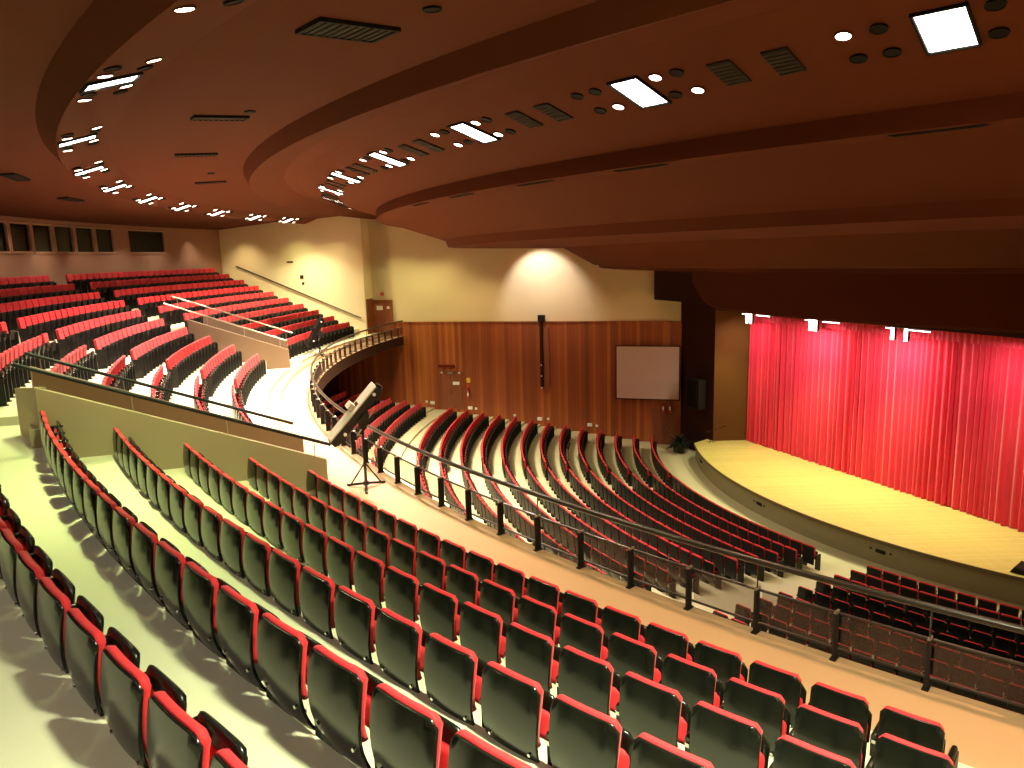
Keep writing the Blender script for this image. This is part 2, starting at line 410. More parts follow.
# ------------------------------------------------------------------ seats
# local frame: x towards the stage, y sideways, z up; the origin is on the floor under the top of the back
def outline(u, zt, drop, p): return zt-drop*(1-max(0.0, 1-abs(u)**p)**(1/p)) if abs(u) < 1 else zt-drop
def lean(v): return .072*(1-v)-.068*sin(pi*v**.82)
def shell_grid(dx, nu=10, nv=10):
    rows = []
    for i in range(nv+1):
        v = i/nv; row = []
        for j in range(nu+1):
            u = -1+2*j/nu; uu = math.copysign(abs(u)**.75, u)
            w = .206+.026*smooth(v*1.3)
            zt = outline(uu, .862, .045, 7); zb = .19+.02*u*u
            row.append(Vector((lean(v)+.014*uu*uu+dx, w*uu, zb+(zt-zb)*v)))
        rows.append(row)
    return rows
def cushion_grids(nu=10, nv=10):
    A, B = [], []
    for i in range(nv+1):
        v = i/nv; ra, rb = [], []
        for j in range(nu+1):
            u = -1+2*j/nu; uu = math.copysign(abs(u)**.75, u)
            w = .196+.028*smooth(v*1.4)
            zt = outline(uu, .880, .045, 7); z = .44+(zt-.44)*v
            x = lean(.25+.75*v)+.013*uu*uu+.024
            e = (1-abs(uu)**8)*(1-abs(2*v-1)**12)
            ra.append(Vector((x-.006*(v > .95), w*uu, z))); rb.append(Vector((x+.042+.022*e**.5, w*uu*.985, z-.014*(v == 1))))
        A.append(ra); B.append(rb)
    return A, B
def make_seat():
    root = thing('auditorium_seat', 'x', 'seat')
    b = MB(); b.rim_slab(shell_grid(.022), shell_grid(0), .005); sh = b.build('back_shell', M['shell'], root, True, 50)
    for y in (-.165, .165):
        c = MB(); c.tube([(.02, y, .40), (-.016, y, .40)], .012, 8); c.build('bolt', M['chrome'], sh)
    A, B = cushion_grids(); b = MB(); b.rim_slab(B, A, .004); b.build('back_cushion', M['red'], root, True, 100)
    A, B = [], []
    for i in range(9):
        v = i/8; ra, rb = [], []
        for j in range(9):
            u = -1+2*j/8; uu = math.copysign(abs(u)**.75, u); e = ((1-abs(uu)**6)*(1-abs(2*v-1)**6))**.5
            z = .40+(outline(uu, .69, .06, 4)-.40)*v; w = .205
            ra.append(Vector((.168+.045*v, w*uu, z))); rb.append(Vector((.20+.045*v+.032*e, w*uu, z)))
        A.append(ra); B.append(rb)
    b = MB(); b.rim_slab(B, A, .010); pan = b.build('seat_pan', M['shell'], root, True, 180)
    C = [[Vector((p.x-.012-.022*((1-abs(-1+2*j/8)**6)*(1-abs(2*i/8-1)**6))**.5, p.y*.96, .42+(p.z-.40)*.60)) for j, p in enumerate(r)] for i, r in enumerate(A)]
    D_ = [[Vector((p.x-.002, p.y*.96, .42+(p.z-.40)*.60)) for p in r] for r in A]
    b = MB(); b.slab(D_, C); b.build('seat_cushion', M['red'], pan, True, 60)
    side_frame(root, .272)
    return root
def side_frame(root, y):
    b = MB(); b.prism([(.06, y-.032), (.28, y-.032), (.28, y+.032), (.06, y+.032)], .02, .55)
    b.box((.17, y, .012), (.28, .06, .024)); f = b.build('side_frame', M['black'], root)
    b = MB(); rings = []
    for x, h, w in ((.03, .018, .020), (.05, .026, .024), (.16, .028, .026), (.27, .026, .026), (.30, .012, .018)):
        rings.append([Vector((x, y+w*cos(k*pi/4), .565+h*sin(k*pi/4))) for k in range(8)])
    b.loft(rings); b.build('armrest', M['shell'], f, True, 60)
    b = MB(); b.box((.045, y, .52), (.035, .030, .03)); b.build('hinge', M['chrome'], f)
    return f
PROTO = make_seat()
EXTRA = side_frame(PROTO, -.272)
EXTRA_CH = list(EXTRA.children)

ORD = ['', 'first', 'second', 'third', 'fourth', 'fifth', 'sixth', 'seventh', 'eighth', 'ninth', 'tenth', 'eleventh', 'twelfth', 'thirteenth', 'fourteenth', 'fifteenth',
       'sixteenth', 'seventeenth', 'eighteenth', 'nineteenth', 'twentieth', 'twenty-first', 'twenty-second', 'twenty-third', 'twenty-fourth', 'twenty-fifth', 'twenty-sixth', 'twenty-seventh', 'twenty-eighth', 'twenty-ninth', 'thirtieth']+['thirty-'+w for w in ('first', 'second', 'third', 'fourth', 'fifth', 'sixth', 'seventh', 'eighth', 'ninth')]
F_PX = 745.77; PT, RL = .1722, -.02737
def proj(p):
    d = Vector(p)-CAM
    F = d.y*cos(PT)-d.z*sin(PT); U = d.y*sin(PT)+d.z*cos(PT); X = d.x
    if F <= .1: return None
    u = (cos(RL)*X+sin(RL)*U)/F; v = (-sin(RL)*X+cos(RL)*U)/F
    return 512+u*F_PX, 384-v*F_PX, d.length
SEATS = []      # (R, phi, z, pitch, label, group, last in row)
def row_of(R, z, a0, a1, pitch, lab, group, from_end=False):
    n = max(1, round(rad(a1-a0)*R/pitch)); st = (a1-a0)/n
    for k in range(n):
        SEATS.append((R, a0+st*(k+.5), z, lab((n-1-k if from_end else k)+1), group, k == n-1))
NEAR = [(214.72, .8115, 19), (214.50, .796, 20), (214.20, .786, 21), (213.65, .7845, 21), (213.20, .8228, 21), (213.0, .850, 20)]
for n in range(0, 6):
    a0, st, cnt = NEAR[n]; R = bR(n)
    for k in range(cnt):
        SEATS.append((R, a0+st*k+deg(.172/R), nZ(n), 'black-backed red seat, %s from low wall, %s of nearest balcony block' % (ORD[k+1], ('front row', 'second row', 'third row', 'fourth row', 'fifth row', 'sixth row')[n]),
            'balcony seats in the nearest block', k == cnt-1))
WIDE = {round(bR(n), 3): rad(NEAR[n][1])*bR(n)/.556 for n in range(6)}
for n in range(0, 10):
    R = bR(n); a_r = 187.5-.36*min(n, 5) if n < 6 else 184.5
    rw = 'front row' if n == 0 else ORD[n+1]+' row'
    row_of(R, bZ(n), a_r, 197.35, .55, lambda k, rw=rw: 'red seat facing stage, %s from centre aisle, %s, far half of middle balcony block' % (ORD[k], rw), 'balcony seats in the middle block', True)
    row_of(R, bZ(n), 198.75, phN(R, -VW)-deg(1.3/R), .55, lambda k, rw=rw: 'red seat facing stage, %s from centre aisle, %s, near half of middle balcony block' % (ORD[k], rw), 'balcony seats in the middle block')
    row_of(R, bZ(n), 166.6, (phM(R)-deg(.35/R)) if n < 6 else 182.8, .55, lambda k, rw=rw: 'red seat facing stage, %s from the cream wall, %s of far balcony block' % (ORD[k], rw), 'balcony seats in the far block')
for i in list(range(13))+[14, 15, 16, 17, 18, 19]:
    R = oR(i); z = oZ(i); rw = 'front row' if i == 0 else ORD[i+1]+' row'
    row_of(R, z, 166.8, 184.6, .53, lambda k, rw=rw: 'red stalls seat, %s from the board wall, %s from stage, far block' % (ORD[k], rw), 'stalls seats in the far block')
    row_of(R, z, 186.6, 211.3, .53, lambda k, rw=rw: 'dark-backed stalls seat, %s from far aisle, %s from stage, middle block' % (ORD[k], rw), 'stalls seats in the middle block')
    row_of(R, z, 216.2, 233.2, .53, lambda k, rw=rw: 'dark-backed stalls seat, %s from aisle, %s from stage, nearest stalls block' % (ORD[k], rw), 'stalls seats in the nearest block')
def hidden_by_balcony(R, a, z):
    if z > 5: return False
    t = P(R, a, z+.9); k = (A_Z-CAM.z)/(t.z-CAM.z); q = CAM+(t-CAM)*k
    r = hypot(q.x, q.y); f = deg(math.atan2(q.y, q.x)) % 360
    return r > 36.75 and 150 < f < 245
cand, rest = [], []
for s in SEATS:
    R, a, z, lab, grp, last = s
    q = proj(P(R, a, z+.75))
    if q is None or hidden_by_balcony(R, a, z): continue
    mg = 12+700/q[2]; inside = -mg < q[0] < 1024+mg and -mg < q[1] < 768+mg
    near = -160 < q[0] < 1190 and -60 < q[1] < 940
    if inside: cand.append((q[2], s))
    elif near: rest.append(s)
cand.sort(key=lambda t: t[0])
rest += [s for d, s in cand[300:]]; cand = [s for d, s in cand[:300]]
first = True
children = [c for c in PROTO.children if c is not EXTRA]
# the end frame is only kept on the last seat of a row
proto_parts = [(c, list(c.children)) for c in children]
for R, a, z, lab, grp, last in cand:
    if first:
        r = PROTO; first = False
    else:
        r = PROTO.copy(); COL.objects.link(r)
        for c, subs in proto_parts:
            d = c.copy(); COL.objects.link(d); d.parent = r
            for s in subs: e = s.copy(); COL.objects.link(e); e.parent = d
    if last and r is not PROTO:
        d = EXTRA.copy(); COL.objects.link(d); d.parent = r
        for s in EXTRA_CH: e = s.copy(); COL.objects.link(e); e.parent = d
    r.location = P(R, a, z); r.rotation_euler.z = rad(a+180)
    r['label'] = lab; r['group'] = grp; r['category'] = 'seat'
    r.scale.y = WIDE[round(R, 3)] if 'nearest balcony' in lab else .97
for s in EXTRA_CH+[EXTRA]: bpy.data.objects.remove(s)
# every other seat in view, more simply shaped, as one mass
ms = MB()
base = []
def frus(x0, x1, y0, z0, x2, x3, y1, z1):
    return [(x0, -y0, z0), (x1, -y0, z0), (x1, y0, z0), (x0, y0, z0), (x2, -y1, z1), (x3, -y1, z1), (x3, y1, z1), (x2, y1, z1)]
HEX = [(3, 2, 1, 0), (4, 5, 6, 7), (0, 1, 5, 4), (1, 2, 6, 5), (2, 3, 7, 6), (3, 0, 4, 7)]
SIMPLE = [(frus(.06, .09, .205, .22, .0, .03, .228, .865), 1), (frus(.09, .15, .215, .42, .03, .095, .236, .885), 0), (frus(.035, .09, .215, .885, .045, .075, .19, .902), 0),
          (frus(.21, .25, .205, .40, .25, .30, .195, .655), 1), (frus(.175, .21, .195, .42, .22, .25, .185, .58), 0)]
for R, a, z, lab, grp, last in rest:
    c, s = cos(rad(a+180)), sin(rad(a+180)); o = P(R, a, z)
    for vs, mi in SIMPLE: ms.add([(o.x+x*c-y*s, o.y+x*s+y*c, o.z+h) for x, y, h in vs], HEX, mi)
    for y in ((.265,) if not last else (.265, -.265)):
        vs = [(x, y+w, h) for h in (.0, .60) for x, w in ((.08, -.015), (.34, -.015), (.34, .015), (.08, .015))]
        ms.add([(o.x+x*c-q*s, o.y+x*s+q*c, o.z+h) for x, q, h in vs], HEX, 1)
o = ms.build('distant_seats', [M['red'], M['shell_far']])
tag(o, 'remaining rows of red tip-up seats farther off in balcony and stalls', 'seats', kind='stuff')

# ------------------------------------------------------------------ balcony railing
rl = thing('balcony_railing', 'long curved dark metal railing with mesh panels along the balcony edge', 'railing', P(36.95, AX, A_Z))
inv = Matrix.Translation(-rl.location)
RR = 36.87; PH = [209.42+1.5115*k for k in range(-31, 17)]
def arc(R, z, a0=PH[0], a1=PH[-1], n=110): return [inv @ P(R, a0+(a1-a0)*k/n, z) for k in range(n+1)]
MB().tube(arc(RR-.02, A_Z+.94), .042, 10).build('handrail', M['rail'], rl, True)
MB().tube(arc(RR-.06, A_Z+.55), .020, 8).build('top_rail', M['rail'], rl, True)
MB().tube(arc(RR-.06, A_Z+.10), .018, 8).build('bottom_rail', M['rail'], rl, True)
pm = MB(); pm.box((0, 0, .29), (.12, .026, .58)); pm.box((0, 0, .01), (.15, .07, .02)); pm.tube([(-.065, 0, .585), (.05, 0, .585)], .019, 8, mi=1)
POST = pm.mesh('post', [M['black'], M['pale']])
bm_ = MB(); bm_.tube([(0, 0, .58), (-.02, 0, .92)], .010, 6); BR = bm_.mesh('handrail_bracket', M['rail'])
for i, a in enumerate(PH):
    o = link('post', POST, rl); o.location = inv @ P(RR, a, A_Z); o.rotation_euler.z = rad(a)
    if i % 2 == 0:
        e = link('handrail_bracket', BR, o)
for a, b in zip(PH, PH[1:]):
    g = [[inv @ P(RR-.07, a+.06+(b-a-.12)*k/4, z) for k in range(5)] for z in (A_Z+.12, A_Z+.53)]
    h = [[inv @ P(RR-.062, a+.06+(b-a-.12)*k/4, z) for k in range(5)] for z in (A_Z+.12, A_Z+.53)]
    MB().slab(g, h).build('mesh_panel', M['screenmesh'], rl)

# stairway handrails above the low walls
def stair_rail(p, ang, off, R0, R1, lift, label, m='black'):
    u = Vector((cos(rad(ang)), sin(rad(ang)), 0)); n = Vector((-u.y, u.x, 0))
    if n.dot(P(1, AX+90)) < 0: n = -n
    def at3(R):
        x = Vector((*p, 0))+n*off; bb = x.dot(u); c = x.dot(x)-R*R; return x+u*(-bb+sqrt(bb*bb-c))
    top = lambda R: 7.43+(R-38.87)*.395
    base = at3(R0); o = thing('stair_handrail', label, 'handrail', (base.x, base.y, top(R0)))
    V = lambda R, dz: at3(R)+Vector((0, 0, top(R)+dz))-o.location
    MB().tube([V(R0, lift), V(R1, lift)], .033, 10).build('rail_tube', M[m], o, True)
    for t in (.06, .36, .66, .95):
        R = R0+(R1-R0)*t
        MB().tube([V(R, -.05), V(R, lift)], .009, 6).build('bracket', M['pale'], o, True)
stair_rail(PN, AN, -.10, 38.75, 43.45, .29, 'black handrail over the low wall beside the nearest seat block')
stair_rail(PN, AN, -VW-.10, 38.75, 43.35, .28, 'black handrail on far side of the nearest sunk stairway')
stair_rail(PM, AM, VW-.10, 38.4, 43.0, .40, 'pale steel handrail over the far stairway wall next to middle block', 'pale')
stair_rail(PM, AM, .10, 38.6, 43.4, .45, 'pale steel handrail between far stairway and the far seat block', 'pale')
w = thing('wall_handrail', 'sloping dark handrail fixed to the cream side wall', 'handrail', wl(-1.8, -1.13, 7.5))
vv = lambda t, z: wl(t, -1.13, z)-w.location
MB().tube([vv(-10.2, 10.78), vv(-1.8, 7.48)], .04, 8).build('rail_tube', M['rail'], w, True)
for t in (-9.5, -7, -4.5, -2.2):
    z = 7.48+(t+1.8)/(-8.4)*3.3
    MB().tube([vv(t, z), vv(t, z-.06), vv(t, z-.06)+NW*.09], .012, 6).build('bracket', M['rail'], w)

# ------------------------------------------------------------------ doors and things on the side wall
def door(name, t0, t1, z0, z1, label_parts=()):
    f = MB()
    for t in (t0, t1): f.box((t, -.07, (z0+z1)/2), (.07, .10, z1-z0))
    f.box(((t0+t1)/2, -.07, z1), (t1-t0+.07, .10, .07))
    o = wall_local(f, name, M['wood2']); o['kind'] = 'structure'
    m = (t0+t1)/2
    for a, b in ((t0+.04, m-.008), (m+.008, t1-.04)):
        l = MB(); l.box(((a+b)/2, -.05, (z0+z1)/2), (b-a, .05, z1-z0-.04)); lf = l.build('door_leaf', M['wood2'], o)
        h = MB(); x = b-.07 if a < m-.1 else a+.07
        h.box((x, -.09, z0+1.02), (.03, .05, .18)); h.build('door_handle', M['chrome'], lf)
    return o
door('door_1', -1.46, -.20, 6.25, 8.46)
door('door_2', 2.74, 4.12, 1.75, 4.1)
door('door_3', 15.7, 17.0, .0, 2.1)
f = MB(); f.box((-1.48, -.50, 7.45), (.06, .86, 2.3))
o = wall_local(f, 'door_4', M['wood2']); o['kind'] = 'structure'
h = MB(); h.box((-1.44, -.75, 7.3), (.05, .04, .18)); h.build('door_handle', M['chrome'], o)
def plate(name, label, cat, t, z, w_, h_, m, dep=.04, off=0.0, group=None):
    b = MB(); b.box((0, -dep/2, 0), (w_, dep, h_)); b.box((0, -dep-.006, 0), (w_*.8, .012, h_*.78))
    o = b.build(name, m); o.location = wl(t, off, z); o.rotation_euler.z = TW
    return tag(o, label, cat, group)
BO = -.04     # face of the boards
plate('door_notice', 'white notice stuck on the balcony door', 'notice', -1.02, 8.0, .40, .26, M['white'], .02, -.075)
plate('door_notice', 'small pale notice at right on the balcony door', 'notice', -.45, 8.02, .18, .16, M['white'], .02, -.075)
plate('alarm_box', 'small red alarm box on the cream wall above the balcony door', 'alarm', -.85, 8.86, .22, .20, M['sign_red'], .08, .05)
plate('door_notice', 'white notice on the door in the board wall', 'notice', 3.78, 3.36, .42, .20, M['white'], .02, -.075)
plate('exit_sign', 'dark red box sign above the door in the board wall', 'sign', 3.2, 4.42, 1.05, .16, M['exit_red'], .12, BO)
el = thing('emergency_light', 'twin-headed emergency light above the board wall door', 'lamp', wl(3.43, BO, 4.02), TW)
b = MB(); b.box((0, -.04, -.02), (.36, .07, .16)); b.build('battery_case', M['pale'], el)
for x in (-.56, .58):
    b = MB(); b.tube([(x, -.02, 0), (x, -.09, 0)], [.05, .065], 10); b.build('lamp_head', M['white'], el)
b = MB(); b.box((0, -.015, -.1), (1.24, .02, .05)); b.build('mounting_bar', M['dark'], el)
def extinguisher(t, z, label):
    e = thing('fire_extinguisher', label, 'extinguisher', wl(t, BO, z), TW)
    b = MB(); rr = [(.0, .0), (.075, .0), (.08, .03), (.08, .40), (.05, .47), (.022, .50), (.022, .54), (0, .54)]
    b.loft([[Vector((r*cos(k*pi/6), -.10+r*sin(k*pi/6), zz)) for k in range(12)] for r, zz in rr[1:-1]]); b.build('cylinder', M['sign_red'], e, True)
    b = MB(); b.box((0, -.11, .57), (.05, .14, .04)); b.tube([(.02, -.12, .55), (.10, -.14, .45), (.09, -.13, .22)], .012, 6); b.build('valve_and_hose', M['black'], e)
    b = MB(); b.box((0, -.185, .26), (.09, .012, .2)); b.build('label', M['white'], e)
extinguisher(4.56, 2.45, 'red fire extinguisher on the boards beside the lower door')
plate('safety_sign', 'yellow safety sign above the extinguisher by the lower door', 'sign', 4.56, 3.55, .24, .30, M['sign_yellow'], .02, BO)
plate('safety_sign', 'small red safety sign directly over the extinguisher by the lower door', 'sign', 4.56, 3.16, .2, .22, M['sign_red'], .02, BO)
extinguisher(16.25, 1.9, 'left of two extinguishers below the projection screen')
extinguisher(16.62, 1.9, 'right of two extinguishers below the projection screen')
plate('safety_sign', 'left of two dull red signs above the twin extinguishers', 'sign', 16.25, 3.05, .2, .26, M['sign_red'], .02, BO)
plate('safety_sign', 'right of two dull red signs above the twin extinguishers', 'sign', 16.62, 3.05, .2, .26, M['sign_red'], .02, BO)
for t, z, w_, lb in ((2.17, 2.10, .28, 'white step light box low on boards left of the lower door'), (4.62, 1.84, .28, 'white step light box low on boards just right of the lower door'),
                     (8.98, 1.29, .28, 'white step light box low on boards below the column loudspeaker'), (12.0, 1.02, .28, 'white step light box low on boards nearest the projection screen')):
    plate('step_light', lb, 'light', t, z, w_, .19, M['white'], .06, BO)
for t, z, lb in ((1.78, 2.16, 'small white socket left of the leftmost step light box'), (4.99, 1.80, 'small white socket beside the step light right of the lower door'),
                 (7.43, 1.46, 'lone small white socket on boards between two step lights'), (9.50, 1.30, 'small white socket beside the step light under the column loudspeaker'),
                 (12.41, .97, 'small white socket beside the step light nearest the screen')):
    plate('wall_socket', lb, 'socket', t, z, .14, .14, M['white'], .04, BO)
plate('wall_fitting', 'small round dark fitting on the cream wall above the sloping handrail', 'fitting', -5.66, 10.02, .20, .22, M['grille'], .05, -1.05)
plate('wall_fitting', 'tiny dark fitting below the other one on the cream wall', 'fitting', -5.60, 9.62, .14, .16, M['grille'], .05, -1.05)
plate('wall_fitting', 'flat pale grey plate high on the cream wall', 'fitting', -6.41, 10.95, .42, .10, M['grille'], .03, -1.05)
cs = thing('column_loudspeaker', 'tall narrow dark column loudspeaker on the board wall', 'loudspeaker', wl(9.35, BO, 3.2), TW)
b = MB(); b.box((-.16, -.10, 2.0), (.16, .2, 3.9)); b.build('cabinet', M['dark'], cs)
b = MB(); b.box((.14, -.07, 1.85), (.30, .14, 3.5)); b.build('side_column', M['wood2'], cs)
b = MB(); b.box((-.12, -.14, 4.13), (.40, .26, .36)); b.build('top_speaker', M['black'], cs)
for z in (1.35, .7, 0.0):
    b = MB(); b.tube([(-.17, -.19, z+.02), (-.17, -.22, z+.02)], .045, 8); b.build('fixing', M['white'], cs)
ps = thing('projection_screen', 'pale pinkish projection screen hung on the board wall', 'screen', wl(15.37, -.35, 2.72), TW+rad(-1.2))
b = MB(); b.box((0, 0, 1.5), (3.50, .03, 3.0)); b.build('screen_cloth', M['screen'], ps)
b = MB()
for x in (-1.78, 1.78): b.box((x, .01, 1.5), (.06, .06, 3.12))
for z in (-.03, 3.03): b.box((0, .01, z), (3.62, .06, .06))
b.build('border_frame', M['dark'], ps)
b = MB()
for x in (-1.2, 1.2): b.box((x, .20, 1.5), (.08, .34, .08))
b.build('wall_bracket', M['dark'], ps)

# loudspeaker on the dark stage pillar
pv = (PIL-WE).normalized(); pang = math.atan2(pv.y, pv.x); pc = WE+(PIL-WE)*.62
ls = thing('wall_loudspeaker', 'black loudspeaker cabinet on the dark pillar beside the stage', 'loudspeaker', (pc.x, pc.y, 2.55), pang)
b = MB(); b.box((0, -.26, .8), (1.1, .5, 1.6)); b.build('cabinet', M['black'], ls)
b = MB(); b.box((0, -.53, .8), (.98, .03, 1.48)); b.build('front_grille', M['can'], ls)
b = MB(); b.box((.42, -.56, .8), (.05, .02, 1.1)); b.build('side_trim', M['grille'], ls)

# plant, microphone stand, stage monitor, small stand among the stalls
pl = thing('potted_plant', 'dark bushy potted plant between board wall and stage', 'plant', (-19.45, 4.75, 0))
b = MB(); b.loft([[Vector((r*cos(k*pi/8), r*sin(k*pi/8), z)) for k in range(16)] for r, z in ((.28, 0), (.36, .42), (.40, .46), (.33, .46), (.30, .40))]); b.build('pot', M['pot'], pl, True)
b = MB()
for k in range(95):
    a = random.uniform(0, 2*pi); el_ = random.uniform(.15, 1.35); L = random.uniform(.6, 1.0)
    d = Vector((cos(a)*cos(el_), sin(a)*cos(el_), sin(el_))); s = Vector((-sin(a), cos(a), 0)); o = Vector((0, 0, .42))
    pts = [o+d*L*t+Vector((0, 0, -.35*t*t)) for t in (0, .3, .6, .85, 1)]; ws = (.015, .06, .075, .045, .004)
    up = s.cross(d)*.012
    b.slab([[p-s*w_+up, p+up*2, p+s*w_+up] for p, w_ in zip(pts, ws)], [[p-s*w_, p-up*.2, p+s*w_] for p, w_ in zip(pts, ws)])
b.build('leaves', M['leaf'], pl)
mc = thing('microphone_stand', 'dark boom microphone stand at the far corner of the stage', 'microphone stand', (-18.15, 3.12, SZ))
b = MB()
for k in range(3):
    a = k*2*pi/3; b.tube([(0, 0, .06), (.26*cos(a), .26*sin(a), .01)], .012, 6)
b.build('tripod_base', M['black'], mc); MB().tube([(0, 0, .04), (0, 0, .62)], .014, 8).build('upright', M['black'], mc)
MB().tube([(-.25, .05, .54), (0, 0, .62), (.62, -.12, .86)], [.02, .014, .012], 8).build('boom', M['black'], mc)
MB().tube([(.60, -.115, .85), (.76, -.15, .92)], [.02, .035], 8).build('microphone', M['black'], mc)
mo = thing('stage_monitor', 'black wedge monitor speaker lying on the near side of the stage', 'monitor speaker', P(18.72, 226.55, SZ), rad(40))
b = MB(); b.add([(-.35, -.3, 0), (.35, -.3, 0), (.35, .3, 0), (-.35, .3, 0), (-.35, -.3, .07), (.35, -.3, .07), (.35, .18, .20), (-.35, .18, .20)], HEX); b.build('cabinet', M['black'], mo)
b = MB(); b.add([(-.31, -.29, .075), (.31, -.29, .075), (.31, .15, .192), (-.31, .15, .192), (-.31, -.30, .09), (.31, -.30, .09), (.31, .14, .207), (-.31, .14, .207)], HEX); b.build('front_grille', M['grille'], mo)
st = thing('music_stand', 'small black stand on a thin pole between stalls rows', 'stand', (-25.80, 1.55, oZ(4)))
b = MB()
for k in range(3):
    a = k*2*pi/3+.4; b.tube([(0, 0, .16), (.22*cos(a), .22*sin(a), .012)], .011, 6)
b.build('tripod_base', M['black'], st); MB().tube([(0, 0, .1), (0, 0, .8)], .013, 8).build('upright', M['black'], st)
b = MB(); b.box((.02, 0, .92), (.04, .42, .32), Matrix.Rotation(.35, 3, 'Y')); b.box((-.04, 0, .78), (.10, .42, .02)); b.build('desk', M['black'], st)
for a, lb in ((176.5, 'leftmost socket plate on the stage front'), (196.5, 'middle socket plate on the stage front'), (214.0, 'socket plate on stage front nearest the camera side')):
    b = MB(); b.box((0, 0, 0), (.03, .34, .12)); b.box((.02, 0, 0), (.02, .08, .08))
    for y in (-.35, .36): b.tube([(0, y, .03), (.03, y, .03)], .035, 8)
    o = b.build('socket_plate', M['grille']); o.location = P(19.18, a, .48); o.rotation_euler.z = rad(a); tag(o, lb, 'socket')

# ------------------------------------------------------------------ follow spotlights on tripods
def followspot(name, label, loc, heading, tilt, h, mats, leg=.46, roll=0.0):
    o = thing(name, label, 'spotlight', loc, heading)
    st_ = MB()
    MB().tube([(0, 0, .12), (0, 0, h-.12)], [.034, .028], 10).build('column', M['black'], o, True)
    for k in range(3):
        a = k*2*pi/3+.5
        g = MB(); g.tube([(.02*cos(a), .02*sin(a), .10), (leg*cos(a), leg*sin(a), .02)], .028, 6); g.tube([(.02*cos(a), .02*sin(a), .52), (leg*.8*cos(a), leg*.8*sin(a), .04)], .016, 6)
        g.build('leg', M['black'], o)
    b = MB(); b.tube([(0, 0, .06), (0, 0, .14)], .06, 10); b.build('collar', M['black'], o)
    rot = Matrix.Rotation(-tilt, 3, 'Y') @ Matrix.Rotation(roll, 3, 'X')
    T = lambda x, y, z: rot @ Vector((x, y, z))+Vector((0, 0, h+.10))
    def bx(x0, x1, y0, y1, z0, z1, m, nm, par=o):
        b = MB(); vs = [T(x, y, z) for z in (z0, z1) for x, y in ((x0, y0), (x1, y0), (x1, y1), (x0, y1))]; b.add(vs, HEX); return b.build(nm, m, par)
    bx(-.74, .70, -.15, .15, .06, .255, mats[0], 'housing')
    bx(-.75, .71, -.165, .165, .255, .285, mats[1], 'top_cover')
    bx(-.02, .12, -.04, .18, .285, .40, mats[1], 'carry_handle'); bx(.13, .20, -.05, .10, .285, .30, M['dark'], 'iris_slot')
    b = MB(); b.tube([T(.69, 0, .155), T(.76, 0, .155), T(.77, 0, .155)], [.085, .085, .092], 16); b.build('lens_tube', M['black'], o, True)
    b = MB(); b.tube([T(.56, -.15, .19), T(.56, -.18, .19)], .035, 10); b.build('knob', M['white'], o)
    b = MB(); b.tube([T(-.46, -.15, .12), T(-.46, -.18, .12)], .035, 10); b.build('knob', M['white'], o)
    b = MB(); b.tube([T(.05, -.17, -.06), T(.34, -.20, .02)], .016, 8); b.build('yoke_arm', M['pale'], o)
    b = MB(); b.tube([T(-.34, -.17, -.10), T(-.12, -.18, -.06)], .016, 8); b.build('pan_handle', M['pale'], o)
    bx(-.12, .16, -.19, -.155, -.12, .10, M['black'], 'yoke'); bx(-.12, .16, .155, .19, -.12, .10, M['black'], 'yoke')
    b = MB(); b.box((0, 0, h-.07), (.16, .40, .06)); b.build('yoke_base', M['black'], o)
    bx(-.80, -.74, -.12, .12, .08, .23, M['black'], 'rear_cap')
    return o
followspot('followspot', 'long grey-topped follow spotlight on tripod beside the curved railing', (-31.75, -20.05, A_Z), rad(13), rad(48), 1.42, (M['black'], M['steel']), roll=rad(15))
followspot('followspot', 'black follow spotlight on tripod in front of far balcony block', P(38.05, 178.2, A_Z+.105), rad(40), rad(58), 1.02, (M['can'], M['can']))

# ------------------------------------------------------------------ stage curtain
def curtain(name, label, cat, s0, s1, z0, z1, dep, pitch, seed, off):
    rnd = random.Random(seed); n = int((s1-s0)/.035); ph = 0; xs = []
    fold = []
    s = s0
    while s < s1: w_ = pitch*rnd.uniform(.6, 1.5); fold.append((s, w_, rnd.uniform(.55, 1.25), rnd.uniform(-.05, .05))); s += w_
    prof_ = []; fi = 0
    for k in range(n+1):
        s = s0+(s1-s0)*k/n
        while fi+1 < len(fold) and fold[fi+1][0] <= s: fi += 1
        f0, w_, am, sk_ = fold[fi]; prof_.append((s, dep*am*(1-cos(2*pi*(s-f0)/w_))/2, sk_))
    A, B = [], []
    for i in range(9):
        v = i/8; z = z0+(z1-z0)*v; e = .75+.35*(1-v)
        A.append([CUR+pd*(s+sk_*(1-v)*.6)+pn*(off+d*e)+Vector((0, 0, z)) for s, d, sk_ in prof_])
        B.append([p-pn*.015 for p in A[-1]])
    b = MB(); b.slab(A, B); o = b.build(name, M['curtain'], None, True, 80)
    return tag(o, label, cat)
curtain('stage_curtain', 'long closed red pleated curtain across the stage', 'curtain', 0.02, 19.6, SZ+.02, 8.3, .18, .26, 3, -.04)
curtain('curtain_pelmet', 'short red pelmet hanging across the top of the stage curtain', 'curtain', 0.02, 19.6, 7.42, 8.3, .05, .20, 5, .42)
fi = 0
